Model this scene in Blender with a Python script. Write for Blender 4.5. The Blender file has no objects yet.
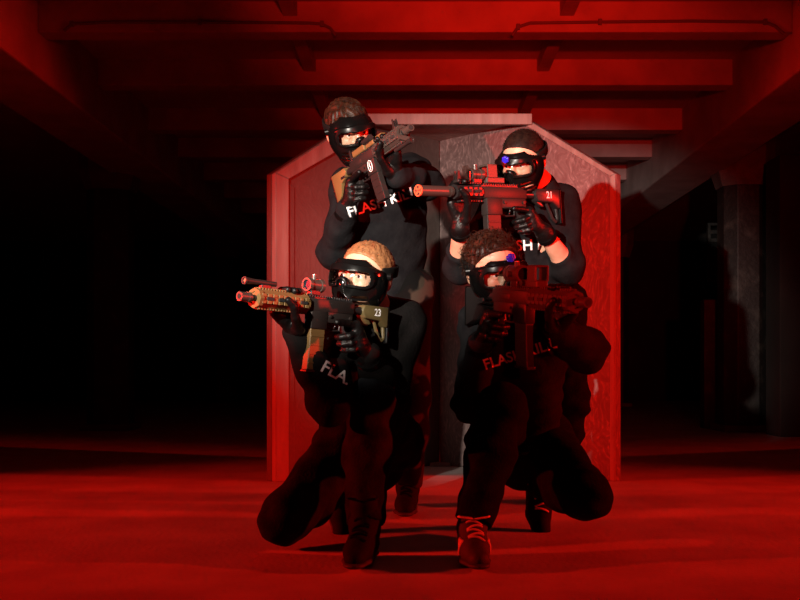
import bpy, bmesh, math, random
import numpy as np
from mathutils import Vector, Matrix
from mathutils.bvhtree import BVHTree

random.seed(7)
rng = np.random.default_rng(11)
C = bpy.context.scene.collection
sc = bpy.context.scene
V = Vector
EYE = 0.59           # height of the camera above the floor


def at(px, py, Y):
    """World point seen at image position (px, py) of the 800x600 frame at distance Y."""
    return V(((px - 415) * Y / 1000.0, Y, EYE + (368 - py) * Y / 1000.0))


# ------------------------------------------------------------------ materials
def mat(name, col, rough=0.6, metal=0.0, spec=0.5, col2=None, scale=8.0, bump=0.0, bscale=None,
        stretch=None, detail=6.0, coat=0.0, ramp=(0.35, 0.65)):
    m = bpy.data.materials.new(name)
    m.use_nodes = True
    nt = m.node_tree
    b = nt.nodes['Principled BSDF']
    b.inputs['Roughness'].default_value = rough
    b.inputs['Metallic'].default_value = metal
    b.inputs['Specular IOR Level'].default_value = spec
    b.inputs['Coat Weight'].default_value = coat
    b.inputs['Base Color'].default_value = (*col, 1)
    if col2 is not None or bump:
        tc = nt.nodes.new('ShaderNodeTexCoord')
        mp = nt.nodes.new('ShaderNodeMapping')
        if stretch:
            mp.inputs['Scale'].default_value = stretch
        nt.links.new(tc.outputs['Object'], mp.inputs['Vector'])
        if col2 is not None:
            n = nt.nodes.new('ShaderNodeTexNoise')
            n.inputs['Scale'].default_value = scale
            n.inputs['Detail'].default_value = detail
            r = nt.nodes.new('ShaderNodeValToRGB')
            r.color_ramp.elements[0].position = ramp[0]
            r.color_ramp.elements[1].position = ramp[1]
            r.color_ramp.elements[0].color = (*col, 1)
            r.color_ramp.elements[1].color = (*col2, 1)
            nt.links.new(mp.outputs[0], n.inputs['Vector'])
            nt.links.new(n.outputs['Fac'], r.inputs['Fac'])
            nt.links.new(r.outputs['Color'], b.inputs['Base Color'])
        if bump:
            n2 = nt.nodes.new('ShaderNodeTexNoise')
            n2.inputs['Scale'].default_value = bscale or scale
            n2.inputs['Detail'].default_value = 5
            bp = nt.nodes.new('ShaderNodeBump')
            bp.inputs['Strength'].default_value = bump
            bp.inputs['Distance'].default_value = 0.01
            nt.links.new(mp.outputs[0], n2.inputs['Vector'])
            nt.links.new(n2.outputs['Fac'], bp.inputs['Height'])
            nt.links.new(bp.outputs['Normal'], b.inputs['Normal'])
    return m


def osb_mat(name, c1, c2, c3):
    """Painted strand board: long pale flecks over a darker ground."""
    m = bpy.data.materials.new(name)
    m.use_nodes = True
    nt = m.node_tree
    N, L = nt.nodes, nt.links
    b = N['Principled BSDF']
    b.inputs['Roughness'].default_value = 0.55
    tc = N.new('ShaderNodeTexCoord')
    n0 = N.new('ShaderNodeTexNoise'); n0.inputs['Scale'].default_value = 3.0
    L.new(tc.outputs['Object'], n0.inputs['Vector'])
    mx = N.new('ShaderNodeVectorMath'); mx.operation = 'MULTIPLY_ADD'
    mx.inputs[1].default_value = (0.35, 0.35, 0.35)
    L.new(n0.outputs['Color'], mx.inputs[0]); L.new(tc.outputs['Object'], mx.inputs[2])
    mp = N.new('ShaderNodeMapping'); mp.inputs['Scale'].default_value = (42, 42, 15)
    mp.inputs['Rotation'].default_value = (0.25, 0.2, 0.1)
    L.new(mx.outputs[0], mp.inputs['Vector'])
    n1 = N.new('ShaderNodeTexNoise'); n1.inputs['Scale'].default_value = 1.3; n1.inputs['Detail'].default_value = 4
    n1.inputs['Distortion'].default_value = 0.35
    L.new(mp.outputs[0], n1.inputs['Vector'])
    r = N.new('ShaderNodeValToRGB')
    r.color_ramp.elements[0].position = 0.38; r.color_ramp.elements[0].color = (*c1, 1)
    r.color_ramp.elements[1].position = 0.72; r.color_ramp.elements[1].color = (*c3, 1)
    e = r.color_ramp.elements.new(0.56); e.color = (*c2, 1)
    L.new(n1.outputs['Fac'], r.inputs['Fac'])
    n3 = N.new('ShaderNodeTexNoise'); n3.inputs['Scale'].default_value = 2.2; n3.inputs['Detail'].default_value = 8
    L.new(tc.outputs['Object'], n3.inputs['Vector'])
    r3 = N.new('ShaderNodeValToRGB')
    r3.color_ramp.elements[0].position = 0.3; r3.color_ramp.elements[0].color = (0.62, 0.62, 0.62, 1)
    r3.color_ramp.elements[1].position = 0.7
    L.new(n3.outputs['Fac'], r3.inputs['Fac'])
    mm = N.new('ShaderNodeMix'); mm.data_type = 'RGBA'; mm.blend_type = 'MULTIPLY'
    mm.inputs['Factor'].default_value = 1.0
    L.new(r.outputs['Color'], mm.inputs['A']); L.new(r3.outputs['Color'], mm.inputs['B'])
    L.new(mm.outputs['Result'], b.inputs['Base Color'])
    bp = N.new('ShaderNodeBump'); bp.inputs['Strength'].default_value = 0.4; bp.inputs['Distance'].default_value = 0.006
    L.new(n1.outputs['Fac'], bp.inputs['Height']); L.new(bp.outputs['Normal'], b.inputs['Normal'])
    return m


def lens_mat(name, tint=(0.9, 0.9, 0.9)):
    m = bpy.data.materials.new(name)
    m.use_nodes = True
    nt = m.node_tree
    nt.nodes.remove(nt.nodes['Principled BSDF'])
    out = nt.nodes['Material Output']
    t = nt.nodes.new('ShaderNodeBsdfTransparent'); t.inputs['Color'].default_value = (*tint, 1)
    g = nt.nodes.new('ShaderNodeBsdfGlossy'); g.inputs['Roughness'].default_value = 0.06
    f = nt.nodes.new('ShaderNodeFresnel'); f.inputs['IOR'].default_value = 1.2
    mx = nt.nodes.new('ShaderNodeMixShader')
    nt.links.new(f.outputs[0], mx.inputs[0]); nt.links.new(t.outputs[0], mx.inputs[1]); nt.links.new(g.outputs[0], mx.inputs[2])
    nt.links.new(mx.outputs[0], out.inputs['Surface'])
    return m


M = {}
M['floor'] = mat('worn_concrete_floor', (0.30, 0.28, 0.27), 0.75, col2=(0.42, 0.40, 0.38), scale=3.2, bump=0.35, bscale=60, detail=10)
M['ceil'] = mat('painted_concrete_ceiling', (0.34, 0.31, 0.30), 0.8, col2=(0.42, 0.39, 0.38), scale=2.5, bump=0.2, bscale=35)
M['beam'] = mat('painted_concrete_beam', (0.32, 0.29, 0.28), 0.8, col2=(0.44, 0.41, 0.40), scale=3.5, bump=0.3, bscale=30)
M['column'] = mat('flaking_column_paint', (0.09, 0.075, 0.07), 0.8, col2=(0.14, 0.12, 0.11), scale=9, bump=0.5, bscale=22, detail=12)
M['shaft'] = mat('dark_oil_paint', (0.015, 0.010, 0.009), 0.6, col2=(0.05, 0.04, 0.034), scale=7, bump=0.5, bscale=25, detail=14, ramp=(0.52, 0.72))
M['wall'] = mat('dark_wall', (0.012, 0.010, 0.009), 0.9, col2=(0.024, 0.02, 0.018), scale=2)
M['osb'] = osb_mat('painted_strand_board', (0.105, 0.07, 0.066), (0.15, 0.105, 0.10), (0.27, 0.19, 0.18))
M['osb_l'] = osb_mat('dimmed_strand_board', (0.062, 0.045, 0.04), (0.068, 0.052, 0.046), (0.080, 0.06, 0.054))  # left board: its weaker light is put into the colour as a darker tone
M['frame'] = mat('painted_timber_frame', (0.17, 0.115, 0.10), 0.6, col2=(0.25, 0.175, 0.155), scale=14, bump=0.4, bscale=40, stretch=(1, 1, 0.2))
M['pipe'] = mat('grey_conduit', (0.12, 0.11, 0.11), 0.5)
M['skin'] = mat('skin', (0.58, 0.32, 0.205), 0.45, col2=(0.64, 0.37, 0.25), scale=30, bump=0.08, bscale=220)
M['cloth'] = mat('black_cotton', (0.006, 0.006, 0.007), 0.95, spec=0.06, col2=(0.010, 0.010, 0.011), scale=20, bump=0.25, bscale=90)
M['cloth2'] = mat('black_fleece', (0.004, 0.004, 0.004), 0.95, spec=0.06, col2=(0.007, 0.006, 0.006), scale=20, bump=0.25, bscale=90)
M['denim'] = mat('dark_denim', (0.003, 0.003, 0.004), 0.95, spec=0.05, col2=(0.005, 0.005, 0.006), scale=40, bump=0.3, bscale=120)
M['jeans'] = mat('faded_denim', (0.005, 0.005, 0.007), 0.95, spec=0.05, col2=(0.016, 0.017, 0.02), scale=12, bump=0.3, bscale=120)
M['camo'] = mat('camouflage_cloth', (0.004, 0.004, 0.004), 0.95, spec=0.05, col2=(0.030, 0.024, 0.018), scale=11, detail=1.5, ramp=(0.50, 0.56))
M['glove'] = mat('black_leather', (0.004, 0.0035, 0.0035), 0.4, spec=0.2, bump=0.35, bscale=70)
M['mask'] = mat('gloss_black_plastic', (0.003, 0.003, 0.003), 0.12, spec=0.35)
M['rubber'] = mat('matte_black_rubber', (0.003, 0.003, 0.003), 0.28, spec=0.14)
M['strap'] = mat('elastic_strap', (0.004, 0.004, 0.004), 0.8, spec=0.1)
M['lens'] = lens_mat('clear_lens')
M['blue'] = mat('blue_plastic', (0.015, 0.015, 0.55), 0.35)
M['gun'] = mat('black_gun_metal', (0.014, 0.012, 0.012), 0.35, metal=0.0, spec=0.45, bump=0.06, bscale=180)
M['gun2'] = mat('grey_gun_polymer', (0.017, 0.013, 0.012), 0.45, spec=0.25, bump=0.06, bscale=180)
M['gun3'] = mat('worn_grey_metal', (0.045, 0.033, 0.028), 0.38, spec=0.4, bump=0.06, bscale=180)
M['tan'] = mat('tan_polymer', (0.14, 0.082, 0.027), 0.5, bump=0.06, bscale=180)
M['olive'] = mat('olive_polymer', (0.075, 0.055, 0.020), 0.5, bump=0.06, bscale=180)
M['steel'] = mat('bare_steel', (0.42, 0.40, 0.38), 0.3, metal=1.0)
M['white'] = mat('white_print', (0.82, 0.82, 0.82), 0.6)
M['redcap'] = mat('orange_red_cap', (0.75, 0.10, 0.04), 0.45)
M['hole'] = mat('dark_bore', (0.006, 0.006, 0.006), 0.8)
M['sole'] = mat('rubber_sole', (0.02, 0.018, 0.018), 0.7)
M['shoe'] = mat('dark_suede', (0.006, 0.005, 0.005), 0.8, spec=0.1)
M['shoe2'] = mat('brown_suede', (0.018, 0.012, 0.010), 0.75, bump=0.2, bscale=90)
M['lace'] = mat('pale_lace', (0.62, 0.55, 0.5), 0.6)
M['eye'] = mat('eye_white', (0.75, 0.70, 0.68), 0.15)
M['iris'] = mat('dark_iris', (0.03, 0.02, 0.015), 0.1)
M['glassdark'] = mat('coated_optic_glass', (0.01, 0.012, 0.02), 0.05, spec=0.9)
M['hair_blond'] = mat('sandy_hair', (0.22, 0.09, 0.035), 0.5, col2=(0.28, 0.125, 0.05), scale=25)
M['hair_brown'] = mat('brown_hair', (0.014, 0.005, 0.0028), 0.45, spec=0.15, col2=(0.032, 0.012, 0.006), scale=25)
M['hair_dark'] = mat('dark_hair', (0.007, 0.004, 0.003), 0.6, spec=0.15, col2=(0.016, 0.009, 0.006), scale=60)


# ------------------------------------------------------------------ object helpers
def link(o, parent=None):
    C.objects.link(o)
    if parent is not None:
        o.parent = parent
    return o


def tag(o, label=None, cat=None, group=None, kind=None):
    if label: o['label'] = label
    if cat: o['category'] = cat
    if group: o['group'] = group
    if kind: o['kind'] = kind
    return o


def empty(name, loc, rot=None):
    o = bpy.data.objects.new(name, None)
    o.empty_display_size = 0.1
    C.objects.link(o)
    o.location = loc
    return o


def mesh_obj(name, me, m, parent=None, smooth=False, loc=None):
    o = bpy.data.objects.new(name, me)
    if m is not None:
        me.materials.append(m)
    if smooth:
        me.polygons.foreach_set('use_smooth', [True] * len(me.polygons))
    link(o, parent)
    if loc is not None:
        o.location = loc
    return o


class B:
    """collects shapes into one mesh"""
    def __init__(self):
        self.bm = bmesh.new()

    def box(self, x0, x1, y0, y1, z0, z1, bev=0.0, mtx=None):
        r = bmesh.ops.create_cube(self.bm, size=1)
        vs = r['verts']
        for v in vs:
            v.co = V((x0 + (v.co.x + .5) * (x1 - x0), y0 + (v.co.y + .5) * (y1 - y0), z0 + (v.co.z + .5) * (z1 - z0)))
        if mtx is not None:
            for v in vs: v.co = mtx @ v.co
        if bev:
            es = list({e for v in vs for e in v.link_edges})
            bmesh.ops.bevel(self.bm, geom=es, offset=bev, segments=2, affect='EDGES', profile=.5)
        return self

    def cyl(self, a, b, ra, rb=None, n=20, caps=True):
        a, b = V(a), V(b)
        rb = ra if rb is None else rb
        d = b - a
        r = bmesh.ops.create_cone(self.bm, cap_ends=caps, cap_tris=False, segments=n, radius1=ra, radius2=rb, depth=d.length)
        q = d.to_track_quat('Z', 'Y').to_matrix().to_4x4()
        q.translation = (a + b) / 2
        for v in r['verts']: v.co = q @ v.co
        return self

    def tube(self, a, b, ro, ri, n=24):
        a, b = V(a), V(b)
        d = (b - a).normalized()
        q = d.to_track_quat('Z', 'Y').to_matrix()
        rings = []
        for p, r in ((a, ri), (a, ro), (b, ro), (b, ri)):
            rings.append([self.bm.verts.new(p + q @ V((math.cos(t) * r, math.sin(t) * r, 0))) for t in [2 * math.pi * i / n for i in range(n)]])
        for k in range(4):
            A, D = rings[k], rings[(k + 1) % 4]
            for i in range(n):
                self.bm.faces.new((A[i], A[(i + 1) % n], D[(i + 1) % n], D[i]))
        return self

    def prism(self, pts, axis, lo, hi, bev=0.0):
        """polygon pts (2-D) extruded along axis 'x','y' or 'z'"""
        def mk(p, t):
            if axis == 'y': return V((p[0], t, p[1]))
            if axis == 'x': return V((t, p[0], p[1]))
            return V((p[0], p[1], t))
        a = [self.bm.verts.new(mk(p, lo)) for p in pts]
        b = [self.bm.verts.new(mk(p, hi)) for p in pts]
        n = len(pts)
        fs = [self.bm.faces.new(a), self.bm.faces.new(b[::-1])]
        for i in range(n):
            fs.append(self.bm.faces.new((a[i], b[i], b[(i + 1) % n], a[(i + 1) % n])))
        bmesh.ops.recalc_face_normals(self.bm, faces=fs)
        if bev:
            es = list({e for f in fs for e in f.edges})
            bmesh.ops.bevel(self.bm, geom=es, offset=bev, segments=2, affect='EDGES', profile=.5)
        return self

    def path(self, pts, r, n=8):
        pts = [V(p) for p in pts]
        for i in range(len(pts) - 1):
            self.cyl(pts[i], pts[i + 1], r, r, n)
        for p in pts[1:-1]:
            q = bmesh.ops.create_icosphere(self.bm, subdivisions=1, radius=r * 1.02)
            for v in q['verts']: v.co += p
        return self

    def done(self, name, m, parent=None, smooth=False, loc=None):
        me = bpy.data.meshes.new(name)
        bmesh.ops.recalc_face_normals(self.bm, faces=self.bm.faces)
        self.bm.to_mesh(me)
        self.bm.free()
        o = mesh_obj(name, me, m, parent, False, loc)
        if smooth:
            try:
                me.shade_smooth() if hasattr(me, 'shade_smooth') else None
                me.set_sharp_from_angle(angle=math.radians(35))
            except Exception:
                pass
        return o


# ------------------------------------------------------------------ distance field -> smooth mesh
class Field:
    def __init__(self, h, k=0.02):
        self.h, self.k, self.ops = h, k, []

    def cap(self, a, b, ra, rb=None, k=None, flat=None, op='add'):
        a = np.array(a, dtype=np.float32); b = np.array(b, dtype=np.float32)
        rb = ra if rb is None else rb
        r = max(ra, rb)
        def f(X, Y, Z):
            ba = b - a
            px, py, pz = X - a[0], Y - a[1], Z - a[2]
            if flat is not None:
                fv, s = flat
                fv = np.array(fv, dtype=np.float32)
                dd = (px * fv[0] + py * fv[1] + pz * fv[2]) * (s - 1)
                px, py, pz = px + dd * fv[0], py + dd * fv[1], pz + dd * fv[2]
                ba = ba + fv * float(ba @ fv) * (s - 1)
            L2 = float(ba @ ba) + 1e-12
            t = np.clip((px * ba[0] + py * ba[1] + pz * ba[2]) / L2, 0, 1)
            return np.sqrt((px - t * ba[0]) ** 2 + (py - t * ba[1]) ** 2 + (pz - t * ba[2]) ** 2) - (ra + (rb - ra) * t)
        self.ops.append((op, f, np.minimum(a, b) - r, np.maximum(a, b) + r, self.k if k is None else k))
        return self

    def ell(self, c, rad, R=None, k=None, op='add'):
        c = np.array(c, dtype=np.float32); rad = np.array(rad, dtype=np.float32)
        R = np.eye(3, dtype=np.float32) if R is None else np.array(R, dtype=np.float32)
        ext = np.sqrt(((R * rad[None, :]) ** 2).sum(1))
        def f(X, Y, Z):
            px, py, pz = X - c[0], Y - c[1], Z - c[2]
            q = [(px * R[0, i] + py * R[1, i] + pz * R[2, i]) for i in range(3)]
            k0 = np.sqrt(sum((q[i] / rad[i]) ** 2 for i in range(3)))
            k1 = np.sqrt(sum((q[i] / rad[i] ** 2) ** 2 for i in range(3)))
            return k0 * (k0 - 1) / (k1 + 1e-6)
        self.ops.append((op, f, c - ext, c + ext, self.k if k is None else k))
        return self

    def cut(self, p, n, rad):
        """remove everything on the side n points to, within rad of p"""
        p = np.array(p, dtype=np.float32); n = np.array(n, dtype=np.float32)
        n = n / np.linalg.norm(n)
        def f(X, Y, Z):
            px, py, pz = X - p[0], Y - p[1], Z - p[2]
            return np.maximum(-(px * n[0] + py * n[1] + pz * n[2]), np.sqrt(px * px + py * py + pz * pz) - rad)
        self.ops.append(('sub', f, p - rad, p + rad, 0.004))
        return self

    def func(self, f, lo, hi, op='add', k=0.001):
        self.ops.append((op, f, np.array(lo, dtype=np.float32), np.array(hi, dtype=np.float32), k))
        return self

    def mesh(self, name, wrinkle=None):
        h = self.h
        lo = np.min([o[2] for o in self.ops if o[0] == 'add'], axis=0) - 4 * h - 0.012
        hi = np.max([o[3] for o in self.ops if o[0] == 'add'], axis=0) + 4 * h + 0.012
        n = np.ceil((hi - lo) / h).astype(int) + 1
        F = np.full(tuple(n), 0.08, dtype=np.float32)
        ax = [lo[i] + h * np.arange(n[i], dtype=np.float32) for i in range(3)]
        for op, f, a, b, k in self.ops:
            pad = k + 4 * h
            i0 = np.maximum(((a - pad - lo) / h).astype(int), 0)
            i1 = np.minimum(((b + pad - lo) / h).astype(int) + 2, n)
            if np.any(i1 <= i0): continue
            s = tuple(slice(i0[i], i1[i]) for i in range(3))
            X, Y, Z = np.meshgrid(*[ax[i][s[i]] for i in range(3)], indexing='ij', sparse=True)
            d = f(X, Y, Z).astype(np.float32)
            A = F[s]
            if op == 'add':
                hh = np.maximum(k - np.abs(A - d), 0) / k
                F[s] = np.minimum(A, d) - hh * hh * k * .25
            else:
                d = -d
                hh = np.maximum(k - np.abs(A - d), 0) / k
                F[s] = np.maximum(A, d) + hh * hh * k * .25
        if wrinkle:
            amp, seed = wrinkle
            g = np.random.default_rng(seed)
            X, Y, Z = np.meshgrid(*ax, indexing='ij', sparse=True)
            W = 0
            for _ in range(5):
                w = g.normal(size=3); w[2] *= 1.6
                w = w / np.linalg.norm(w) * 2 * math.pi / g.uniform(.055, .13)
                W = W + np.sin(w[0] * X + w[1] * Y + w[2] * Z + g.uniform(0, 6.28))
            F = F + amp * W.astype(np.float32) / 2.2
        F[0], F[-1] = .05, .05
        F[:, 0], F[:, -1] = .05, .05
        F[:, :, 0], F[:, :, -1] = .05, .05
        return net(F, lo, h, name)


def net(F, lo, h, name):
    S = F < 0
    n = np.array(F.shape)
    c = np.zeros(tuple(n - 1), dtype=np.int8)
    for a in (0, 1):
        for b in (0, 1):
            for d in (0, 1):
                c += S[a:n[0] - 1 + a, b:n[1] - 1 + b, d:n[2] - 1 + d]
    I = np.argwhere((c > 0) & (c < 8))
    if len(I) == 0:
        return bpy.data.meshes.new(name)
    cid = np.full(tuple(n - 1), -1, dtype=np.int32)
    cid[I[:, 0], I[:, 1], I[:, 2]] = np.arange(len(I))
    corners = np.array([(a, b, d) for a in (0, 1) for b in (0, 1) for d in (0, 1)])
    vals = np.stack([F[I[:, 0] + q[0], I[:, 1] + q[1], I[:, 2] + q[2]] for q in corners], 1)
    pos = np.zeros((len(I), 3)); cnt = np.zeros(len(I))
    for i in range(8):
        for j in range(i + 1, 8):
            if np.abs(corners[i] - corners[j]).sum() != 1: continue
            a, b = vals[:, i], vals[:, j]
            x = (a < 0) != (b < 0)
            t = np.where(x, a / np.where(x, a - b, 1), 0)
            p = corners[i][None] + t[:, None] * (corners[j] - corners[i])[None]
            pos += np.where(x[:, None], p, 0); cnt += x
    P = lo + h * (I + pos / cnt[:, None])
    quads = []
    for axn in range(3):
        u, v = [(1, 2), (2, 0), (0, 1)][axn]
        sl0 = [slice(None)] * 3; sl1 = [slice(None)] * 3
        sl0[axn] = slice(0, -1); sl1[axn] = slice(1, None)
        s0, s1 = S[tuple(sl0)], S[tuple(sl1)]
        E = np.argwhere(s0 != s1)
        E = E[(E[:, u] > 0) & (E[:, v] > 0) & (E[:, u] < n[u] - 1) & (E[:, v] < n[v] - 1)]
        inside = s0[E[:, 0], E[:, 1], E[:, 2]]
        def cell(du, dv):
            q = E.copy(); q[:, u] -= du; q[:, v] -= dv
            return cid[q[:, 0], q[:, 1], q[:, 2]]
        a, b, d, e = cell(1, 1), cell(0, 1), cell(0, 0), cell(1, 0)
        q = np.stack([a, b, d, e], 1)
        q[~inside] = q[~inside][:, ::-1]
        quads.append(q)
    Q = np.concatenate(quads).astype(np.int32)
    me = bpy.data.meshes.new(name)
    me.vertices.add(len(P)); me.vertices.foreach_set('co', P.astype(np.float32).ravel())
    me.loops.add(Q.size); me.loops.foreach_set('vertex_index', Q.ravel())
    me.polygons.add(len(Q)); me.polygons.foreach_set('loop_start', np.arange(0, Q.size, 4, dtype=np.int32))
    me.update(calc_edges=True)
    me.validate()
    return me


def shift_mesh(me, off):
    co = np.empty(len(me.vertices) * 3, dtype=np.float32)
    me.vertices.foreach_get('co', co)
    co = co.reshape(-1, 3) - np.array(off, dtype=np.float32)
    me.vertices.foreach_set('co', co.ravel()); me.update()


def xform_mesh(me, mtx):
    me.transform(mtx); me.update()


# ------------------------------------------------------------------ the place
def struct(o, label):
    o['kind'] = 'structure'
    o['label'] = label
    return o


struct(B().box(-9, 9, -3, 18, -0.2, 0).done('floor', M['floor']), 'worn bare concrete floor lit red')
struct(B().box(-9, 9, -3, 18, 2.88, 3.1).done('ceiling', M['ceil']), 'painted concrete ceiling slab between the beams')
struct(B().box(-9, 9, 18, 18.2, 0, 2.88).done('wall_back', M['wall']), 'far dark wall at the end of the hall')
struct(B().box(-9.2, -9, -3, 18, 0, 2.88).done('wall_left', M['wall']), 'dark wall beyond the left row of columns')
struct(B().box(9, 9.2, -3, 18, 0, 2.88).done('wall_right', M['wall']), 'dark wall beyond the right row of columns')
for i, y in enumerate((3.95, 5.08, 6.25, 7.42, 8.82, 9.95, 11.15, 12.35, 13.55)):
    struct(B().box(-2.36, 2.36, y, y + .16, 2.69, 2.90, .008).done('ceiling_beam', M['beam']),
           'concrete cross beam under the ceiling, %s from the front' % ('first', 'second', 'third', 'fourth', 'fifth', 'sixth', 'seventh', 'eighth', 'ninth')[i])
for s in (-1, 1):
    struct(B().box(min(s * 2.36, s * 2.86), max(s * 2.36, s * 2.86), 0.5, 17.9, 2.42, 2.90, .015).done('main_beam', M['beam']),
           'heavy lengthwise beam along the %s row of columns' % ('left' if s < 0 else 'right'))
for x in (-0.78, 0.95):
    struct(B().box(x - .045, x + .045, 3.0, 14.0, 2.79, 2.90, .006).done('ceiling_joist', M['beam']),
           'narrow lengthwise ceiling joist %s of the middle' % ('left' if x < 0 else 'right'))


def column(x, y, w, label):
    r = empty('concrete_column', (x, y, 0))
    struct(r, label)
    c = w / 2
    oc = lambda k: [(k, k * .5), (k * .5, k), (-k * .5, k), (-k, k * .5), (-k, -k * .5), (-k * .5, -k), (k * .5, -k), (k, -k * .5)]
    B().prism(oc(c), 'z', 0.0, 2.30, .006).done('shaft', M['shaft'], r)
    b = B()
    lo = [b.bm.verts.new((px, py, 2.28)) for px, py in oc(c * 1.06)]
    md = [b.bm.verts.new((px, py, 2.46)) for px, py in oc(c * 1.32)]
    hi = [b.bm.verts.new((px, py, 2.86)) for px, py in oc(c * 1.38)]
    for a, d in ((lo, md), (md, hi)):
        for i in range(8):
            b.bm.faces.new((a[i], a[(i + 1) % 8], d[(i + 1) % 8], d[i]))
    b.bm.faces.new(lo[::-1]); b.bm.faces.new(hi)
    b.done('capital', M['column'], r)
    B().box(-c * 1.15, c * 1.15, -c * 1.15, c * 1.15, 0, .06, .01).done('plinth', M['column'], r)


column(-2.92, 9.6, .40, 'round-cornered column with flared capital on the left')
column(3.07, 9.4, .40, 'flaking painted column with flared capital on the right')
column(-2.92, 15.4, .40, 'distant column lost in the dark on the left')
column(3.07, 15.4, .40, 'distant column lost in the dark on the right')
struct(B().box(3.12, 3.9, 8.55, 8.9, 0, 2.42, .01).done('concrete_pier', M['wall']), 'dark flat pier at the right edge, nearer than the flaking column')
struct(B().box(2.82, 3.12, 9.75, 9.9, 0.0, 1.26, .01).done('low_wall', M['shaft']), 'low wall stub behind the flaking column')
g = empty('louvre_grille', (3.42, 11.6, 1.62))
tag(g, 'small slatted louvre grille in the dark left of the flaking column', 'grille')
B().box(-.03, 0, -.03, .03, 0, .62).box(.42, .45, -.03, .03, 0, .62).box(-.03, .45, -.03, .03, .62, .65).box(-.03, .45, -.03, .03, -.03, 0).done('frame', M['shaft'], g)
B().box(.19, .23, -.02, .02, -1.62, 0).done('post', M['shaft'], g)
for i in range(6):
    B().box(0, .42, -.02, .02, .05 + i * .095, .09 + i * .095).done('slat', M['shaft'], g)

# conduits clipped to the face of the near beam
def conduit(pts, label):
    r = empty('conduit_pipe', pts[0])
    tag(r, label, 'pipe', 'conduits along the near ceiling beam')
    o = V(pts[0])
    B().path([V(p) - o for p in pts], .010, 10).done('pipe', M['pipe'], r, True)
    for p in pts[1:-1:2]:
        q = V(p) - o
        B().box(q.x - .012, q.x + .012, q.y - .014, q.y + .016, q.z - .018, q.z + .018, .003).done('clip', M['pipe'], r)
def face(px, py): return at(px, py, 6.244)
conduit([face(*p) for p in ((64, 31), (72, 24), (110, 22), (200, 22), (310, 23), (322, 24), (330, 28), (336, 36))], 'thin conduit along the near ceiling beam, left of the middle')
conduit([face(*p) for p in ((512, 36), (518, 27), (530, 23), (600, 22), (690, 21), (765, 22), (775, 26), (784, 34))], 'thin conduit along the near ceiling beam, right of the middle')

# ------------------------------------------------------------------ V-shaped board booth behind the group
def booth():
    c = V((0.150, 6.08, 0)); lf = V((-0.745, 5.20, 0)); rt = V((1.045, 5.20, 0))
    root = empty('plywood_booth', c)
    tag(root, 'tall V-shaped booth of painted boards with cut-off top corners behind the four people', 'booth')
    H1, H2, T = 1.600, 1.975, .045

    def panel(end, m, name, framed):
        d = end - c; L = d.length; d.normalize()
        nrm = V((d.y, -d.x, 0))
        if nrm.y > 0: nrm = -nrm          # towards the camera side
        mt = Matrix(((d.x, nrm.x, 0, 0), (d.y, nrm.y, 0, 0), (0, 0, 1, 0), (0, 0, 0, 1)))
        ch = .45 * L
        prof = [(0, 0), (L, 0), (L, H1), (L - ch, H2), (0, H2)]
        o = B().prism(prof, 'y', -T, 0, .003).done(name, m, root)
        o.matrix_local = mt
        # timber rim along the outer edge, the cut corner and the top
        w, t = (.085, .035) if framed else (.03, .012)
        e = V((L, H1)); f = V((L - ch, H2))
        u = (f - e).normalized(); nn = V((-u.y, u.x))
        e2 = V((L - w, H1 - .02 if framed else H1 - .01)); f2 = f + nn * w
        b = B()
        b.prism([(L - w, 0), (L, 0), (L, H1), (e2.x, e2.y)], 'y', .0, t, .004)
        r1 = b.done('edge_board', M['frame'], o)
        b = B()
        b.prism([(L, H1), (L - ch, H2), (L - ch - w * .6, H2 - w * .95), (e2.x, e2.y)], 'y', .0, t, .004)
        b.done('edge_board', M['frame'], o)
        if framed:
            b = B()
            w2 = w + .075
            b.prism([(L - w2 + .02, 0), (L - w, 0), (L - w, H1 - .02), (L - w2 + .02, H1 - .055)], 'y', .0, t * .35, .003)
            b.done('inner_strip', M['osb_l'], o)
        return o
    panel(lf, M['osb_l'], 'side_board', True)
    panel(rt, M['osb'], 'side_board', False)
    # roof board
    a = c + (lf - c) * .56; b_ = c + (rt - c) * .56
    B().prism([(0, .05), (a.x - c.x, a.y - c.y), (b_.x - c.x, b_.y - c.y)], 'z', H2 - .005, H2 + .03, .003).done('roof_board', M['frame'], root)
    B().box(a.x - c.x + .0, b_.x - c.x, a.y - c.y - .03, a.y - c.y + .0, H2 - .03, H2 + .03, .004).done('roof_batten', M['frame'], root)
    B().box(-.06, .06, -.10, .02, 0, .02, .003).done('corner_foot', M['frame'], root)
booth()


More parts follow.
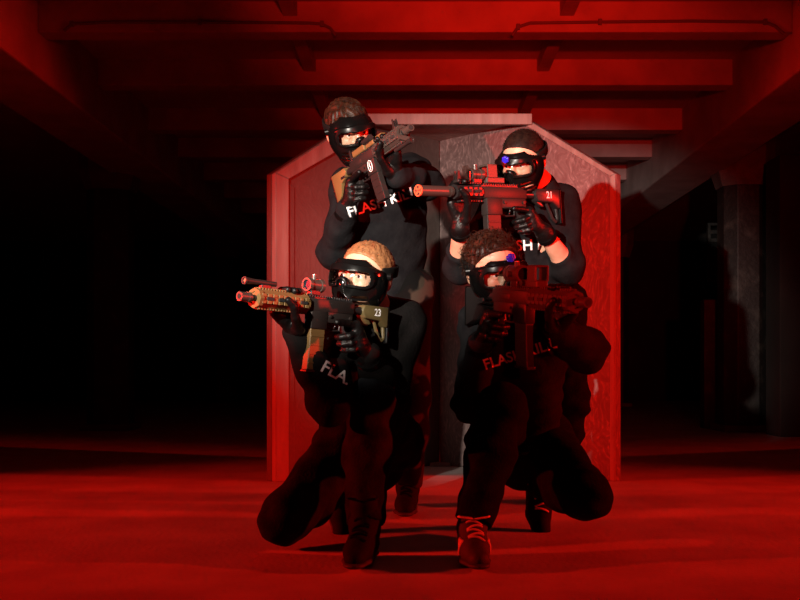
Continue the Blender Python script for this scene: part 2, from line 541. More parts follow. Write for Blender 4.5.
# ------------------------------------------------------------------ rifles
def rifle(A, Bm, label, up=(0, 0, 1), length=.70, tan=(), sight='dot', torch=False, number=None, num_side=1,
          long_barrel=False, mag_len=.165, slim=False, mag_m='gun2', stock_m='gun', guard_m='gun', roll=0.0, redcap=False, emblem=False):
    A, Bm = V(A), V(Bm)
    fwd = (Bm - A)
    s = fwd.length / length
    fwd.normalize()
    upv = V(up); upv = (upv - fwd * upv.dot(fwd)).normalized()
    left = upv.cross(fwd)
    R = Matrix((fwd, left, upv)).transposed()
    org = A + fwd * (.25 * s)
    r = empty('rifle', org)
    r.matrix_world = Matrix.Translation(org) @ R.to_4x4() @ Matrix.Scale(s, 4)
    tag(r, label, 'rifle', 'rifles aimed by the four people')
    G, G2 = M['gun'], M['gun2']
    rec = B().box(-.065, .16, -.018, .018, -.006, .036, .004).box(-.06, .075, -.016, .016, -.042, -.004, .004)
    rec.box(.068, .145, -.018, .018, -.066, -.004, .004).box(-.02, .05, -.0195, -.017, .004, .022, .001)
    rec.cyl((-.045, .016, -.02), (-.045, .021, -.02), .006).cyl((.055, -.021, -.02), (.055, .021, -.02), .005)
    rec = rec.done('receiver', G2, r, True)
    b = B().box(-.06, .16, -.010, .010, .034, .041)
    for i in range(18):
        b.box(-.058 + i * .012, -.052 + i * .012, -.011, .011, .040, .047, .0008)
    b.done('top_rail', G, r)
    # handguard: octagonal sleeve with rail teeth and slots
    hg = B()
    end = .285 if long_barrel else .385
    gr = .8 if long_barrel else 1.0
    o8 = [(.029 * gr * math.cos(math.pi / 8 + i * math.pi / 4), .015 + .031 * gr * math.sin(math.pi / 8 + i * math.pi / 4)) for i in range(8)]
    hg.prism(o8, 'x', .16, end, .002)
    for sd in (-1, 1):
        for zz in (.026, .004):
            for i in range(int((end - .165) / .024)):
                hg.box(.17 + i * .024, .187 + i * .024, sd * .0262 * gr - .003, sd * .0262 * gr + .003, zz - .005, zz + .005, .001)
    for i in range(int((end - .165) / .0122)):
        hg.box(.163 + i * .0122, .169 + i * .0122, -.011, .011, .043, .050, .0008)
        hg.box(.163 + i * .0122, .169 + i * .0122, -.011, .011, -.020, -.014, .0008)
    hg.tube((end - .012, 0, .015), (end + .004, 0, .015), .033 * gr, .022 * gr, 8)
    hgo = hg.done('handguard', M[guard_m], r)
    for sd in (-1, 1):
        for i in range(4 if end > .3 else 2):
            B().box(.178 + i * .05, .208 + i * .05, sd * .0285 - .002, sd * .0285 + .002, .010, .020, .001).done('vent_slot', M['hole'], hgo)
    bl = B().cyl((end - .02, 0, .015), (.45, 0, .015), .010, .010, 16)
    bl.done('barrel', G, r, True)
    m0 = .30 if long_barrel else .405
    b = B().tube((m0, 0, .015), (.45, 0, .015), .0185 if long_barrel else .015, .007, 24)
    b.tube((m0 + .008, 0, .015), (m0 + .014, 0, .015), .0195 if long_barrel else .0165, .012, 24)
    mz = b.done('muzzle', M['gun3'], r, True)
    if redcap:
        cap = B().tube((.449, 0, .015), (.454, 0, .015), .020, .0155, 28)
        for q in range(4):
            a_ = math.pi / 4 + q * math.pi / 2
            cap.box(.450, .453, -.0035, .0035, .003, .017, 0, Matrix.Translation((0, 0, .015)) @ Matrix.Rotation(a_, 4, 'X') )
        cap.done('muzzle_cap', M['redcap'], mz)
        B().cyl((.4485, 0, .015), (.4515, 0, .015), .0155).done('bore', M['hole'], mz)
    else:
        B().cyl((.445, 0, .015), (.4505, 0, .015), .0075).done('bore', M['hole'], mz)
    # stock
    B().cyl((-.2, 0, .012), (-.06, 0, .012), .0145, .0145, 20).done('buffer_tube', G, r, True)
    if slim:
        st = B().prism([(-.245, .034), (-.115, .034), (-.105, .014), (-.120, -.014), (-.200, -.018), (-.232, -.040), (-.245, -.040)], 'y', -.022, .022, .006)
        st.prism([(-.120, -.013), (-.150, -.013), (-.165, -.032), (-.150, -.034)], 'y', -.010, .010, .003)
        st.path([(-.185, 0, -.015), (-.215, 0, -.075), (-.232, 0, -.088), (-.246, 0, -.080), (-.240, 0, -.036)], .007, 8)
    else:
        st = B().prism([(-.245, .034), (-.115, .034), (-.105, .014), (-.125, -.012), (-.165, -.022), (-.195, -.075), (-.245, -.095)], 'y', -.020, .020, .005)
    sto = st.done('stock', M[stock_m], r, True)
    B().box(-.256, -.244, -.019, .019, -.098, .037, .005).done('butt_pad', M['rubber'], sto)
    B().box(-.16, -.12, -.0215, .0215, -.008, .004, .002).done('latch', G, sto)
    # grip, trigger
    B().prism([(-.055, -.038), (-.012, -.038), (-.028, -.075), (-.045, -.135), (-.085, -.135), (-.072, -.075)], 'y', -.014, .014, .006).done('pistol_grip', G, r, True)
    tg = B().path([(-.012, 0, -.04), (-.008, 0, -.066), (.035, 0, -.068), (.066, 0, -.06)], .0035, 8).done('trigger_guard', G, r, True)
    B().path([(.012, 0, -.04), (.014, 0, -.052), (.02, 0, -.06)], .003, 6).done('trigger', G, tg)
    # magazine, slightly curved
    mp_ = []
    for i in range(8):
        t = i / 7
        mp_.append((.142 + .010 * t * t, -.05 - mag_len * t))
    for i in range(7, -1, -1):
        t = i / 7
        mp_.append((.074 + .010 * t * t + (.004 if i == 7 else 0), -.05 - mag_len * t))
    mg = B().prism(mp_, 'y', -.0135, .0135, .003)
    for i in range(int(mag_len / .03) - 1):
        z = -.09 - i * .03
        mg.box(.0775 + .002 * i, .140 + .002 * i, -.015, .015, z - .003, z + .003, .001)
    mgo = mg.done('magazine', M[mag_m], r)
    B().box(.080, .156, -.016, .016, -.057 - mag_len, -.047 - mag_len, .003).done('magazine_base', G, mgo)
    # sights
    def red_dot(x, z=.080, rr=.020, ln=.062):
        sb = B().tube((x - ln / 2, 0, z), (x + ln / 2, 0, z), rr, rr - .004, 28)
        sb.tube((x + ln / 2 - .01, 0, z), (x + ln / 2 + .004, 0, z), rr + .003, rr - .004, 28)
        sb.tube((x - ln / 2 - .004, 0, z), (x - ln / 2 + .01, 0, z), rr + .003, rr - .004, 28)
        sb.cyl((x, 0, z + rr - .002), (x, 0, z + rr + .014), .009, .009, 16)
        sb.cyl((x, -rr + .002, z), (x, -rr - .012, z), .009, .009, 16)
        so = sb.done('red_dot_sight', M['gun3'], r, True)
        B().box(x - .022, x + .022, -.012, .012, .046, z - rr + .004, .003).done('mount', G, so)
        B().cyl((x + ln / 2 - .004, 0, z), (x + ln / 2 - .002, 0, z), rr - .003).done('front_lens', M['glassdark'], so)
        B().cyl((x, 0, z + rr + .013), (x, 0, z + rr + .016), .0075).done('turret_cap', M['steel'], so)
    def holo(x):
        sb = B().box(x - .045, x + .045, -.020, .020, .047, .070, .004)
        for sd in (-1, 1):
            sb.box(x - .005, x + .043, sd * .021 - .003, sd * .021 + .003, .066, .112, .002)
        sb.box(x - .005, x + .043, -.023, .023, .108, .115, .002)
        so = sb.done('box_sight', M['gun3'], r)
        B().box(x + .036, x + .039, -.018, .018, .070, .108).done('sight_window', M['lens'], so)
        B().cyl((x - .03, -.022, .06), (x - .03, -.03, .06), .009).done('knob', G, so)
    def iron(x, z0=.047, h=.035):
        b_ = B().box(x - .010, x + .010, -.011, .011, z0, z0 + .010, .002)
        b_.prism([(x - .008, z0 + .008), (x + .008, z0 + .008), (x + .003, z0 + h), (x - .003, z0 + h)], 'y', -.0022, .0022)
        for sd in (-1, 1):
            b_.prism([(x - .008, z0 + .008), (x + .008, z0 + .008), (x + .004, z0 + h + .006), (x - .004, z0 + h + .006)], 'y', sd * .009 - .0015, sd * .009 + .0015)
        b_.done('iron_sight', G2, r)
    if sight == 'dot':
        red_dot(.125)
    elif sight == 'holo':
        holo(.095); red_dot(.178, .078, .018, .05)
        pl = B().prism([(-.019, .052), (.019, .052), (.022, .085), (.012, .108), (-.012, .108), (-.022, .085)], 'x', .222, .226)
        pl.done('sight_shield', M['lens_red'], r)
        iron(.268)
    elif sight == 'tan':
        b_ = B().box(-.02, .09, -.017, .017, .046, .074, .006).box(.10, .17, -.014, .014, .046, .066, .005).box(.19, .24, -.014, .014, .048, .070, .005)
        b_.done('rail_cover', M['tan'], r)
        b_ = B().cyl((.09, -.012, .078), (.15, -.012, .078), .011, .013).cyl((.15, -.012, .078), (.156, -.012, .078), .015)
        b_.box(.10, .14, -.014, .008, .060, .072, .002)
        b_.done('box_sight', G2, r, True)
        iron(-.045); iron(.345)
    elif sight == 'tube':
        red_dot(.06, .086, .024, .075); holo(.165)
    if torch:
        z = torch if isinstance(torch, float) else .066
        b_ = B().cyl((.30, .0, z), (.40, .0, z), .0085, .0085, 18).cyl((.395, .0, z), (.43, .0, z), .0085, .0115, 18)
        b_.tube((.428, 0, z), (.434, 0, z), .0125, .008, 18)
        to = b_.done('torch', G2, r, True)
        B().box(.325, .365, -.009, .009, z - .018 if z > 0 else z + .005, z - .006 if z > 0 else z + .02, .002).done('torch_mount', G, to)
        B().cyl((.429, 0, z), (.431, 0, z), .0085).done('torch_lens', M['steel'], to)
    if emblem:
        e = B()
        n = 28
        for k in range(n):
            t0, t1 = 2 * math.pi * k / n, 2 * math.pi * (k + 1) / n
            e.path([(.107 + .017 * math.cos(t0), emblem * .0192, -.030 + .024 * math.sin(t0)), (.107 + .017 * math.cos(t1), emblem * .0192, -.030 + .024 * math.sin(t1))], .0016, 6)
        e.path([(.107, emblem * .0192, -.014), (.102, emblem * .0192, -.030), (.110, emblem * .0192, -.032), (.105, emblem * .0192, -.046)], .0018, 6)
        e.done('emblem', M['white'], r)
    if number:
        t = text_mesh(number, .036)
        # on the side of the stock facing the camera
        if num_side > 0:
            mt = Matrix(((-1, 0, 0, -.165), (0, 0, 1, .0228), (0, 1, 0, -.001), (0, 0, 0, 1)))
        else:
            mt = Matrix(((1, 0, 0, -.175), (0, 0, -1, -.0206), (0, 1, 0, .004), (0, 0, 0, 1)))
        t.transform(mt)
        mesh_obj('number', t, M['white'], r)
    return r, R, org, s


def text_mesh(body, size, dense=False):
    cu = bpy.data.curves.new('print', 'FONT')
    cu.body = body; cu.size = size; cu.extrude = 0.0; cu.offset = size * .018
    cu.resolution_u = 4
    o = bpy.data.objects.new('print', cu)
    C.objects.link(o)
    dg = bpy.context.evaluated_depsgraph_get()
    me = bpy.data.meshes.new_from_object(o.evaluated_get(dg))
    bpy.data.objects.remove(o); bpy.data.curves.remove(cu)
    if dense:
        bm = bmesh.new(); bm.from_mesh(me)
        bmesh.ops.triangulate(bm, faces=bm.faces)
        for _ in range(5):
            es = [e for e in bm.edges if e.calc_length() > size * .14]
            if not es: break
            bmesh.ops.subdivide_edges(bm, edges=es, cuts=1)
            bmesh.ops.triangulate(bm, faces=bm.faces)
        bm.to_mesh(me); bm.free()
    me.materials.clear()
    return me


M['lens_red'] = lens_mat('pale_clear_shield', (0.85, 0.75, 0.72))

# ------------------------------------------------------------------ people
def ik(a, b, l1, l2, pole):
    a, b, pole = V(a), V(b), V(pole)
    d = b - a; L = d.length
    if L > (l1 + l2) * .995:
        k = L / ((l1 + l2) * .995); l1 *= k; l2 *= k
    d.normalize()
    x = (l1 * l1 - l2 * l2 + L * L) / (2 * L)
    y = math.sqrt(max(l1 * l1 - x * x, 1e-6))
    p = pole - d * pole.dot(d)
    p.normalize()
    return a + d * x + p * y


def wrap_hand(c, axis, palm, rg, sgn, wdir, index_out=None):
    """five bent fingers closed round a bar of radius rg; returns joint chains"""
    a = V(axis).normalized(); p = V(palm); p = (p - a * p.dot(a)).normalized()
    t = a.cross(p) * sgn
    c = V(c)
    def q(deg, R, off):
        th = math.radians(deg)
        return c + (p * math.cos(th) + t * math.sin(th)) * R + a * off
    H = {'fingers': []}
    cp = c + p * (rg + .020)
    W = cp + V(wdir).normalized() * .082
    offs = (.036, .012, -.012, -.034); rad = (.0100, .0103, .0098, .0086); ln = (1, 1.08, 1.02, .85)
    for i in range(4):
        ch = [q(38, rg + .020, offs[i] * .95), q(38 + 56 * ln[i], rg + .017, offs[i]), q(38 + 100 * ln[i], rg + .012, offs[i] * .95), q(38 + 138 * ln[i], rg + .0105, offs[i] * .92)]
        if i == 0 and index_out is not None:
            e = V(index_out).normalized()
            ch = [ch[0], ch[0] + e * .042 - t * .0 , ch[0] + e * .066 + t * .004 - p * .006, ch[0] + e * .084 + t * .008 - p * .010]
        H['fingers'].append((ch, rad[i]))
    b0 = cp + (W - cp) * .55 - t * .022
    th = [b0, q(-48, rg + .022, .018), q(-88, rg + .016, .040), q(-110, rg + .012, .060)]
    H['thumb'] = (th, .0118)
    H['W'] = W; H['cp'] = cp
    return H


def add_hand(F, H, extra, k):
    W = H['W']
    for ch, r in H['fingers']:
        F.cap(W * .25 + ch[0] * .75, ch[0], .013 + extra, .012 + extra, k=.014)
        F.cap(W, ch[0], .020 + extra, .0135 + extra, k=.016)
        for i in range(3):
            F.cap(ch[i], ch[i + 1], r + extra - .0006 * i, r + extra - .0006 * (i + 1), k=k)
    th, r = H['thumb']
    F.cap(W, th[0], .019 + extra, .018 + extra, k=.014)
    F.cap(th[0], th[1], .016 + extra, r + extra, k=.008)
    for i in (1, 2):
        F.cap(th[i], th[i + 1], r + extra - .0006 * i, r + extra - .001 * (i + 1), k=k)


def head_prims(F, Hm, neck):
    """Hm: 4x4 head frame; x sideways, -y face, z up"""
    R = np.array(Hm.to_3x3())
    T = lambda *p: Hm @ V(p)
    F.ell(T(0, .018, .035), (.077, .097, .083), R, k=.02)
    F.ell(T(0, -.026, -.03), (.062, .070, .088), R, k=.03)
    for s in (-1, 1):
        F.cap(T(s * .048, .005, -.062), T(s * .012, -.072, -.098), .022, .018, k=.03)
        F.ell(T(s * .036, -.068, -.022), (.022, .022, .022), R, k=.02)
        F.ell(T(s * .079, .015, -.005), (.011, .021, .033), R, k=.006)
    F.cap(T(-.042, -.074, .030), T(.042, -.074, .030), .0150, .0150, k=.015)
    F.cap(T(0, -.092, .018), T(0, -.110, -.022), .0075, .0125, k=.012)
    F.cap(T(-.012, -.096, -.028), T(.012, -.096, -.028), .009, .009, k=.008)
    for s in (-1, 1):
        F.ell(T(s * .032, -.101, .006), (.019, .020, .0125), R, k=.008, op='sub')
    F.cap(T(-.020, -.088, -.060), T(.020, -.088, -.060), .008, .008, k=.008)
    F.cap(T(-.016, -.087, -.072), T(.016, -.087, -.072), .009, .009, k=.008)
    F.cap(T(0, .035, -.05), neck, .056, .062, k=.03)
    for s in (-1, 1):       # upper and lower lids
        F.cap(T(s * .018, -.086, .010), T(s * .032, -.0925, .0165), .005, .005, k=.004)
        F.cap(T(s * .032, -.0925, .0165), T(s * .047, -.081, .009), .005, .005, k=.004)
        F.cap(T(s * .018, -.086, .003), T(s * .032, -.0905, -.004), .004, .004, k=.004)
        F.cap(T(s * .032, -.0905, -.004), T(s * .047, -.080, .003), .004, .004, k=.004)


def local_mesh(name, fn, lo, hi, h, mtx):
    F = Field(h)
    F.func(fn, lo, hi)
    me = F.mesh(name)
    xform_mesh(me, mtx)
    return me


def ellf(X, Y, Z, c, r):
    q = [(X - c[0]), (Y - c[1]), (Z - c[2])]
    k0 = np.sqrt(sum((q[i] / r[i]) ** 2 for i in range(3)))
    k1 = np.sqrt(sum((q[i] / r[i] ** 2) ** 2 for i in range(3)))
    return k0 * (k0 - 1) / (k1 + 1e-6)


def smin(a, b, k):
    hh = np.maximum(k - np.abs(a - b), 0) / k
    return np.minimum(a, b) - hh * hh * k * .25


def m_outer(X, Y, Z):
    o = ellf(X, Y, Z, (0, -.028, -.008), (.094, .100, .112))
    mo = ellf(X, Y, Z, (0, -.080, -.072), (.052, .058, .044))
    ch = ellf(X, Y, Z, (0, -.05, -.10), (.055, .06, .035))
    nz = ellf(X, Y, Z, (0, -.118, -.024), (.017, .024, .036))
    return smin(smin(smin(o, mo, .035), ch, .03), nz, .018)


def m_win(X, Z, Y):
    # goggle opening, arched over the nose
    qx = np.abs(X) - .060; qz = np.abs(Z - .006 + .10 * np.abs(X)) - .006
    d = np.sqrt(np.maximum(qx, 0) ** 2 + np.maximum(qz, 0) ** 2) + np.minimum(np.maximum(qx, qz), 0) - .019
    nose = np.sqrt((X * 1.15) ** 2 + (Z + .024) ** 2) - .027
    return np.maximum(d, -nose) + 0 * Y


def build_mask(root, Hm, base, style, blue=None):
    mt = Matrix.Translation(-base) @ Hm
    lo, hi = (-.12, -.16, -.15), (.12, .06, .11)
    top = style.get('top', .058)
    def shell(X, Y, Z):
        o = m_outer(X, Y, Z)
        s = np.maximum(o, -(o + .007))
        s = np.maximum(s, Y - (.022 + .25 * Z))
        s = np.maximum(s, Z - top + .9 * np.maximum(np.abs(X) - .05, 0))
        s = np.maximum(s, -Z - .128)
        s = np.maximum(s, -np.maximum(m_win(X, Z, Y), Y + .012))
        # breathing slots low on both cheeks and over the mouth
        for k in range(3):
            sl = np.maximum(np.abs(Z + .060 + .016 * k) - .0035, np.abs(np.abs(X) - .050) - .016)
            s = np.maximum(s, -np.maximum(sl, Y + .02))
        for k in (-1, 0, 1):
            sl = np.maximum(np.abs(X - k * .014) - .0035, np.abs(Z + .078) - .014)
            s = np.maximum(s, -np.maximum(sl, Y + .08))
        return s
    me = local_mesh('mask', shell, lo, hi, .0026, mt)
    mk = mesh_obj('mask', me, M['mask'], root, True)
    def rim(X, Y, Z):
        o = m_outer(X, Y, Z)
        w = m_win(X, Z, Y)
        band = np.where(Z > .022, .0125, .0050)
        s = np.maximum(np.maximum(o - .0085, -(o + .006)), np.abs(w - .004) - band)
        return np.maximum(s, Y - .012)
    mesh_obj('goggle_frame', local_mesh('goggle_frame', rim, lo, hi, .0028, mt), M['rubber'], mk, True)
    def lens(X, Y, Z):
        o = m_outer(X, Y, Z)
        return np.maximum(np.maximum(np.maximum(o - .001, -(o + .004)), m_win(X, Z, Y)), Y + .0)
    mesh_obj('lens', local_mesh('lens', lens, lo, hi, .0024, mt), M['lens'], mk, True)
    def strap(X, Y, Z):
        o = ellf(X, Y, Z, (0, .018, .035), (.077, .097, .083)) - .014
        o = smin(o, ellf(X, Y, Z, (0, -.026, -.03), (.062, .07, .088)) - .014, .03)
        z0 = .022 + .10 * Y
        s = np.maximum(np.maximum(o - .0035, -(o + .0035)), np.abs(Z - z0) - .019)
        return np.maximum(s, -Y - .03)
    mesh_obj('strap', local_mesh('strap', strap, (-.12, -.05, -.03), (.12, .14, .08), .0028, mt), M['strap'], mk, True)
    for s in (-1, 1):
        b_ = B().cyl((s * .086, .0, .012), (s * .099, .004, .012), .015, .012, 18)
        o = b_.done('strap_buckle', M['rubber'], mk, True)
        o.data.transform(mt)
    if blue is not None:
        bx, bz, tz = blue
        d = V((bx, 0, 0))
        # stands on the upper rim of the goggle frame
        yy = -.128 * math.sqrt(max(0, 1 - (bx / .095) ** 2 - ((bz + .008) / .125) ** 2)) - .022
        rz = math.atan2(bx, .1)
        mm = Matrix.Translation((bx, yy, bz)) @ Matrix.Rotation(rz, 4, 'Z') @ Matrix.Rotation(tz, 4, 'Y')
        o = B().box(-.014, .014, -.007, .008, -.010, .010, .004, mm).box(-.006, .006, -.009, .006, -.013, .014, .003, mm).done('marker_light', M['blue'], mk)
        o.data.transform(mt)
    return mk


def build_hair(root, Hm, base, kind, m):
    mt = Matrix.Translation(-base) @ Hm
    g = np.random.default_rng({'short': 3, 'curly': 5, 'buzz': 8, 'swept': 9}[kind])
    th = {'short': .006, 'curly': .014, 'buzz': .005, 'swept': .013}[kind]
    fr = {'short': 1.12, 'curly': 1.10, 'buzz': 1.02, 'swept': .62}[kind]
    def capf(X, Y, Z):
        o = ellf(X, Y, Z, (0, .018, .035), (.077, .097, .083))
        w = (.0008 if kind == 'short' else .0022) * (np.sin(X * 260 + 3 * np.sin(Y * 90)) + np.sin(Y * 210 + 2 * np.sin(X * 120))) if kind != 'buzz' else 0
        s = o - th * .75 + w
        s = np.maximum(s, -(o + .008))
        line = -fr * Y + .004 + .10 * np.abs(X) * (Y < 0)
        s = np.maximum(s, (line - Z) * .75)
        return np.maximum(s, -.05 - Z)
    me = local_mesh('hair', capf, (-.12, -.12, -.08), (.12, .15, .16), .0034, mt)
    o = mesh_obj('hair', me, m, root, True)
    # loose strands
    n = {'short': 1500, 'curly': 1500, 'buzz': 1400, 'swept': 1700}[kind]
    verts, faces = [], []
    c0 = np.array((0, .018, .035)); rr = np.array((.077, .097, .083))
    cnt = 0
    while cnt < n:
        d = g.normal(size=3); d /= np.linalg.norm(d)
        p = c0 + d * rr
        if p[2] < -fr * p[1] + .008 + .10 * abs(p[0]) * (p[1] < 0) or p[2] < -.04: continue
        nr = d / rr; nr /= np.linalg.norm(nr)
        p = p + nr * (th * .3)
        if kind == 'short':
            dr = np.array((.35, -.55, .35)); L = g.uniform(.009, .017)
        elif kind == 'curly':
            dr = g.normal(size=3) * .8 + np.array((0, -.4, .2)); L = g.uniform(.022, .042)
        elif kind == 'buzz':
            dr = np.array((0, -.3, .1)); L = g.uniform(.005, .009)
        else:
            dr = np.array((.5, -.9, -.1)); L = g.uniform(.03, .055)
        dr = dr + g.normal(size=3) * .22
        dr = dr - nr * (dr @ nr); dr /= np.linalg.norm(dr) + 1e-6
        lift = {'short': .55, 'curly': .75, 'buzz': .8, 'swept': .22}[kind]
        seg = 4 if kind != 'buzz' else 2
        pts = []
        q = p.copy(); dirv = dr * (1 - lift) + nr * lift
        sw = g.normal(size=3)
        for k in range(seg + 1):
            pts.append(q.copy())
            q = q + dirv / (np.linalg.norm(dirv) + 1e-6) * L / seg
            if kind == 'curly':
                dirv = dirv + np.cross(sw, dirv) * .75 - nr * .15
            else:
                dirv = dirv + dr * .25 - nr * .28
        side = np.cross(nr, dr); side /= np.linalg.norm(side) + 1e-6
        b0 = len(verts)
        w0 = .0011 if kind in ('buzz', 'short') else .0017
        for k, pt in enumerate(pts):
            w = w0 * (1 - .75 * k / seg)
            for ang in (0, 2.094, 4.189):
                verts.append(pt + side * math.cos(ang) * w + nr * math.sin(ang) * w)
        for k in range(seg):
            for j in range(3):
                a, b = b0 + k * 3 + j, b0 + k * 3 + (j + 1) % 3
                faces.append((a, b, b + 3, a + 3))
        cnt += 1
    me2 = bpy.data.meshes.new('hair_strands')
    me2.from_pydata([tuple(v) for v in verts], [], faces)
    me2.transform(mt)
    mesh_obj('hair_strands', me2, m, o, True)['kind'] = 'stuff'
    return o


def build_eyes(root, Hm, base):
    for s in (-1, 1):
        me = bpy.data.meshes.new('eye')
        bm = bmesh.new()
        bmesh.ops.create_uvsphere(bm, u_segments=20, v_segments=14, radius=.0125)
        look = V((0, -1, -.02)).normalized()
        q = look.to_track_quat('Z', 'Y').to_matrix()
        for v in bm.verts: v.co = q @ v.co
        for f in bm.faces:
            f.smooth = True
            if f.calc_center_median().normalized().dot(look) > .90: f.material_index = 1
        bm.to_mesh(me); bm.free()
        me.transform(Matrix.Translation(-base) @ Hm @ Matrix.Translation((s * .032, -.0795, .006)))
        me.materials.append(M['eye']); me.materials.append(M['iris'])
        link(bpy.data.objects.new('eye', me), root)


def shoe_fields(ank, fwd, up, scale=1.0, style='boot'):
    fwd = V(fwd).normalized(); up = V(up); up = (up - fwd * up.dot(fwd)).normalized()
    sd = fwd.cross(up)
    T = lambda x, y, z: V(ank) + (fwd * x + sd * y + up * z) * scale
    U = Field(.005, .02)
    fl = (up, 1.25)
    U.cap(T(-.045, 0, -.050), T(.10, .004, -.055), .036, .039, flat=(sd, .98))
    U.cap(T(.09, .004, -.058), T(.165, 0, -.063), .038, .031, flat=(up, 1.2))
    U.cap(T(0, 0, .0), T(.09, 0, -.042), .044, .036)
    U.cap(T(-.01, 0, .03 if style == 'boot' else .005), T(-.03, 0, -.05), .043, .038)
    if style == 'boot':
        U.cap(T(-.005, 0, .07), T(-.01, 0, 0), .047, .043)
    U.cut(T(0, 0, -.085), -up, .3)
    S = Field(.005, .015)
    S.cap(T(-.045, 0, -.082), T(.09, .004, -.082), .040, .046, flat=(up, 3.2))
    S.cap(T(.09, .004, -.082), T(.17, 0, -.080), .046, .034, flat=(up, 3.0))
    S.cut(T(0, 0, -.0955), -up, .3)
    return U, S, T, up, sd


def build_shoe(root, base, ank, fwd, up, m, laces=None, style='boot', stripes=False):
    U, S, T, upv, sd = shoe_fields(ank, fwd, up, 1.0, style)
    me = U.mesh('shoe'); shift_mesh(me, base)
    sh = mesh_obj('shoe', me, m, root, True)
    bv = BVHTree.FromPolygons([v.co.copy() for v in me.vertices], [tuple(p.vertices) for p in me.polygons])
    me = S.mesh('sole'); shift_mesh(me, base)
    mesh_obj('sole', me, M['sole'], sh, True)
    def onto(x, y):
        src = T(x, y, .12) - base
        h = bv.ray_cast(src, -upv)
        return (h[0] + upv * .003) if h[0] is not None else None
    if laces:
        for k in range(5):
            b_ = B()
            x = .045 + k * .017
            for a0, a1, dx in ((-.024, .024, .010),):
                pts = []
                for j in range(7):
                    y = a0 + (a1 - a0) * j / 6
                    p = onto(x + dx * (j / 6 - .5) * (1 if k % 2 else -1), y)
                    if p is not None: pts.append(p)
                if len(pts) > 1: b_.path(pts, .0035, 6)
            b_.done('lace', M[laces], sh, True)
        # bow loops
        for s in (-1, 1):
            c0 = onto(.040, 0)
            if c0 is None: continue
            b_ = B()
            pts = []
            for j in range(9):
                a = j / 8 * 2 * math.pi
                pts.append(c0 + sd * s * (.024 - .024 * math.cos(a)) + (upv * .010 * math.sin(a / 2)) + V(fwd).normalized() * .012 * math.sin(a))
            b_.path(pts, .003, 6)
            b_.done('lace_bow', M[laces], sh, True)
    if stripes:
        for s in (-1, 1):
            for k in range(3):
                b_ = B()
                pts = []
                for j in range(5):
                    src = T(.035 + k * .022 + .012 * j / 4, s * .12, -.066 + .045 * j / 4) - base
                    h = bv.ray_cast(src, -sd * s)
                    if h[0] is not None: pts.append(h[0] + sd * s * .001)
                if len(pts) > 1:
                    b_.path(pts, .0045, 6)
                    b_.done('side_stripe', M['lace'], sh, True)


def head_matrix(center, face, up):
    f = V(face).normalized(); u = V(up); u = (u - f * u.dot(f)).normalized()
    y = -f; x = y.cross(u)
    m = Matrix((x, y, u)).transposed().to_4x4()
    m.translation = center
    return m


def print_on(parent_obj, bv, base, text, size, p0, p1, name='chest_print'):
    """chest lettering laid on the cloth along the line p0 -> p1 (world points in front of it)"""
    me = text_mesh(text, size, True)
    xs = [v.co.x for v in me.vertices]; x0, x1 = min(xs), max(xs)
    ex = (p1 - p0); k = ex.length / (x1 - x0); ex.normalize()
    view = ((p0 + p1) / 2 - V((0, 0, EYE))).normalized()
    ey = ex.cross(view).normalized()
    if ey.z < 0: ey = -ey
    for v in me.vertices:
        w = p0 + ex * (v.co.x - x0) * k + ey * v.co.y * max(k, .6)
        d = view
        h = bv.ray_cast(w - d * .5 - base, d)
        if h[0] is not None:
            v.co = h[0] - d * .003
        else:
            v.co = w - base
    me.update()
    # drop faces that were stretched across a fold or edge
    bm = bmesh.new(); bm.from_mesh(me)
    bad = [f for f in bm.faces if max(e.calc_length() for e in f.edges) > size * .45]
    bmesh.ops.delete(bm, geom=bad, context='FACES')
    bm.to_mesh(me); bm.free()
    bm = bmesh.new(); bm.from_mesh(me)
    left = set(bm.verts); out = []
    while left:
        st = [left.pop()]; isl = set(st)
        while st:
            v = st.pop()
            for e in v.link_edges:
                o = e.other_vert(v)
                if o in left:
                    left.discard(o); isl.add(o); st.append(o)
        idx = {v: i for i, v in enumerate(isl)}
        fs = {f for v in isl for f in v.link_faces}
        if len(fs) < 4: continue
        m2 = bpy.data.meshes.new('printed_letter')
        m2.from_pydata([tuple(v.co) for v in isl], [], [[idx[v] for v in f.verts] for f in fs])
        out.append(mesh_obj('printed_letter', m2, M['white'], parent_obj))
    bm.free()
    return out


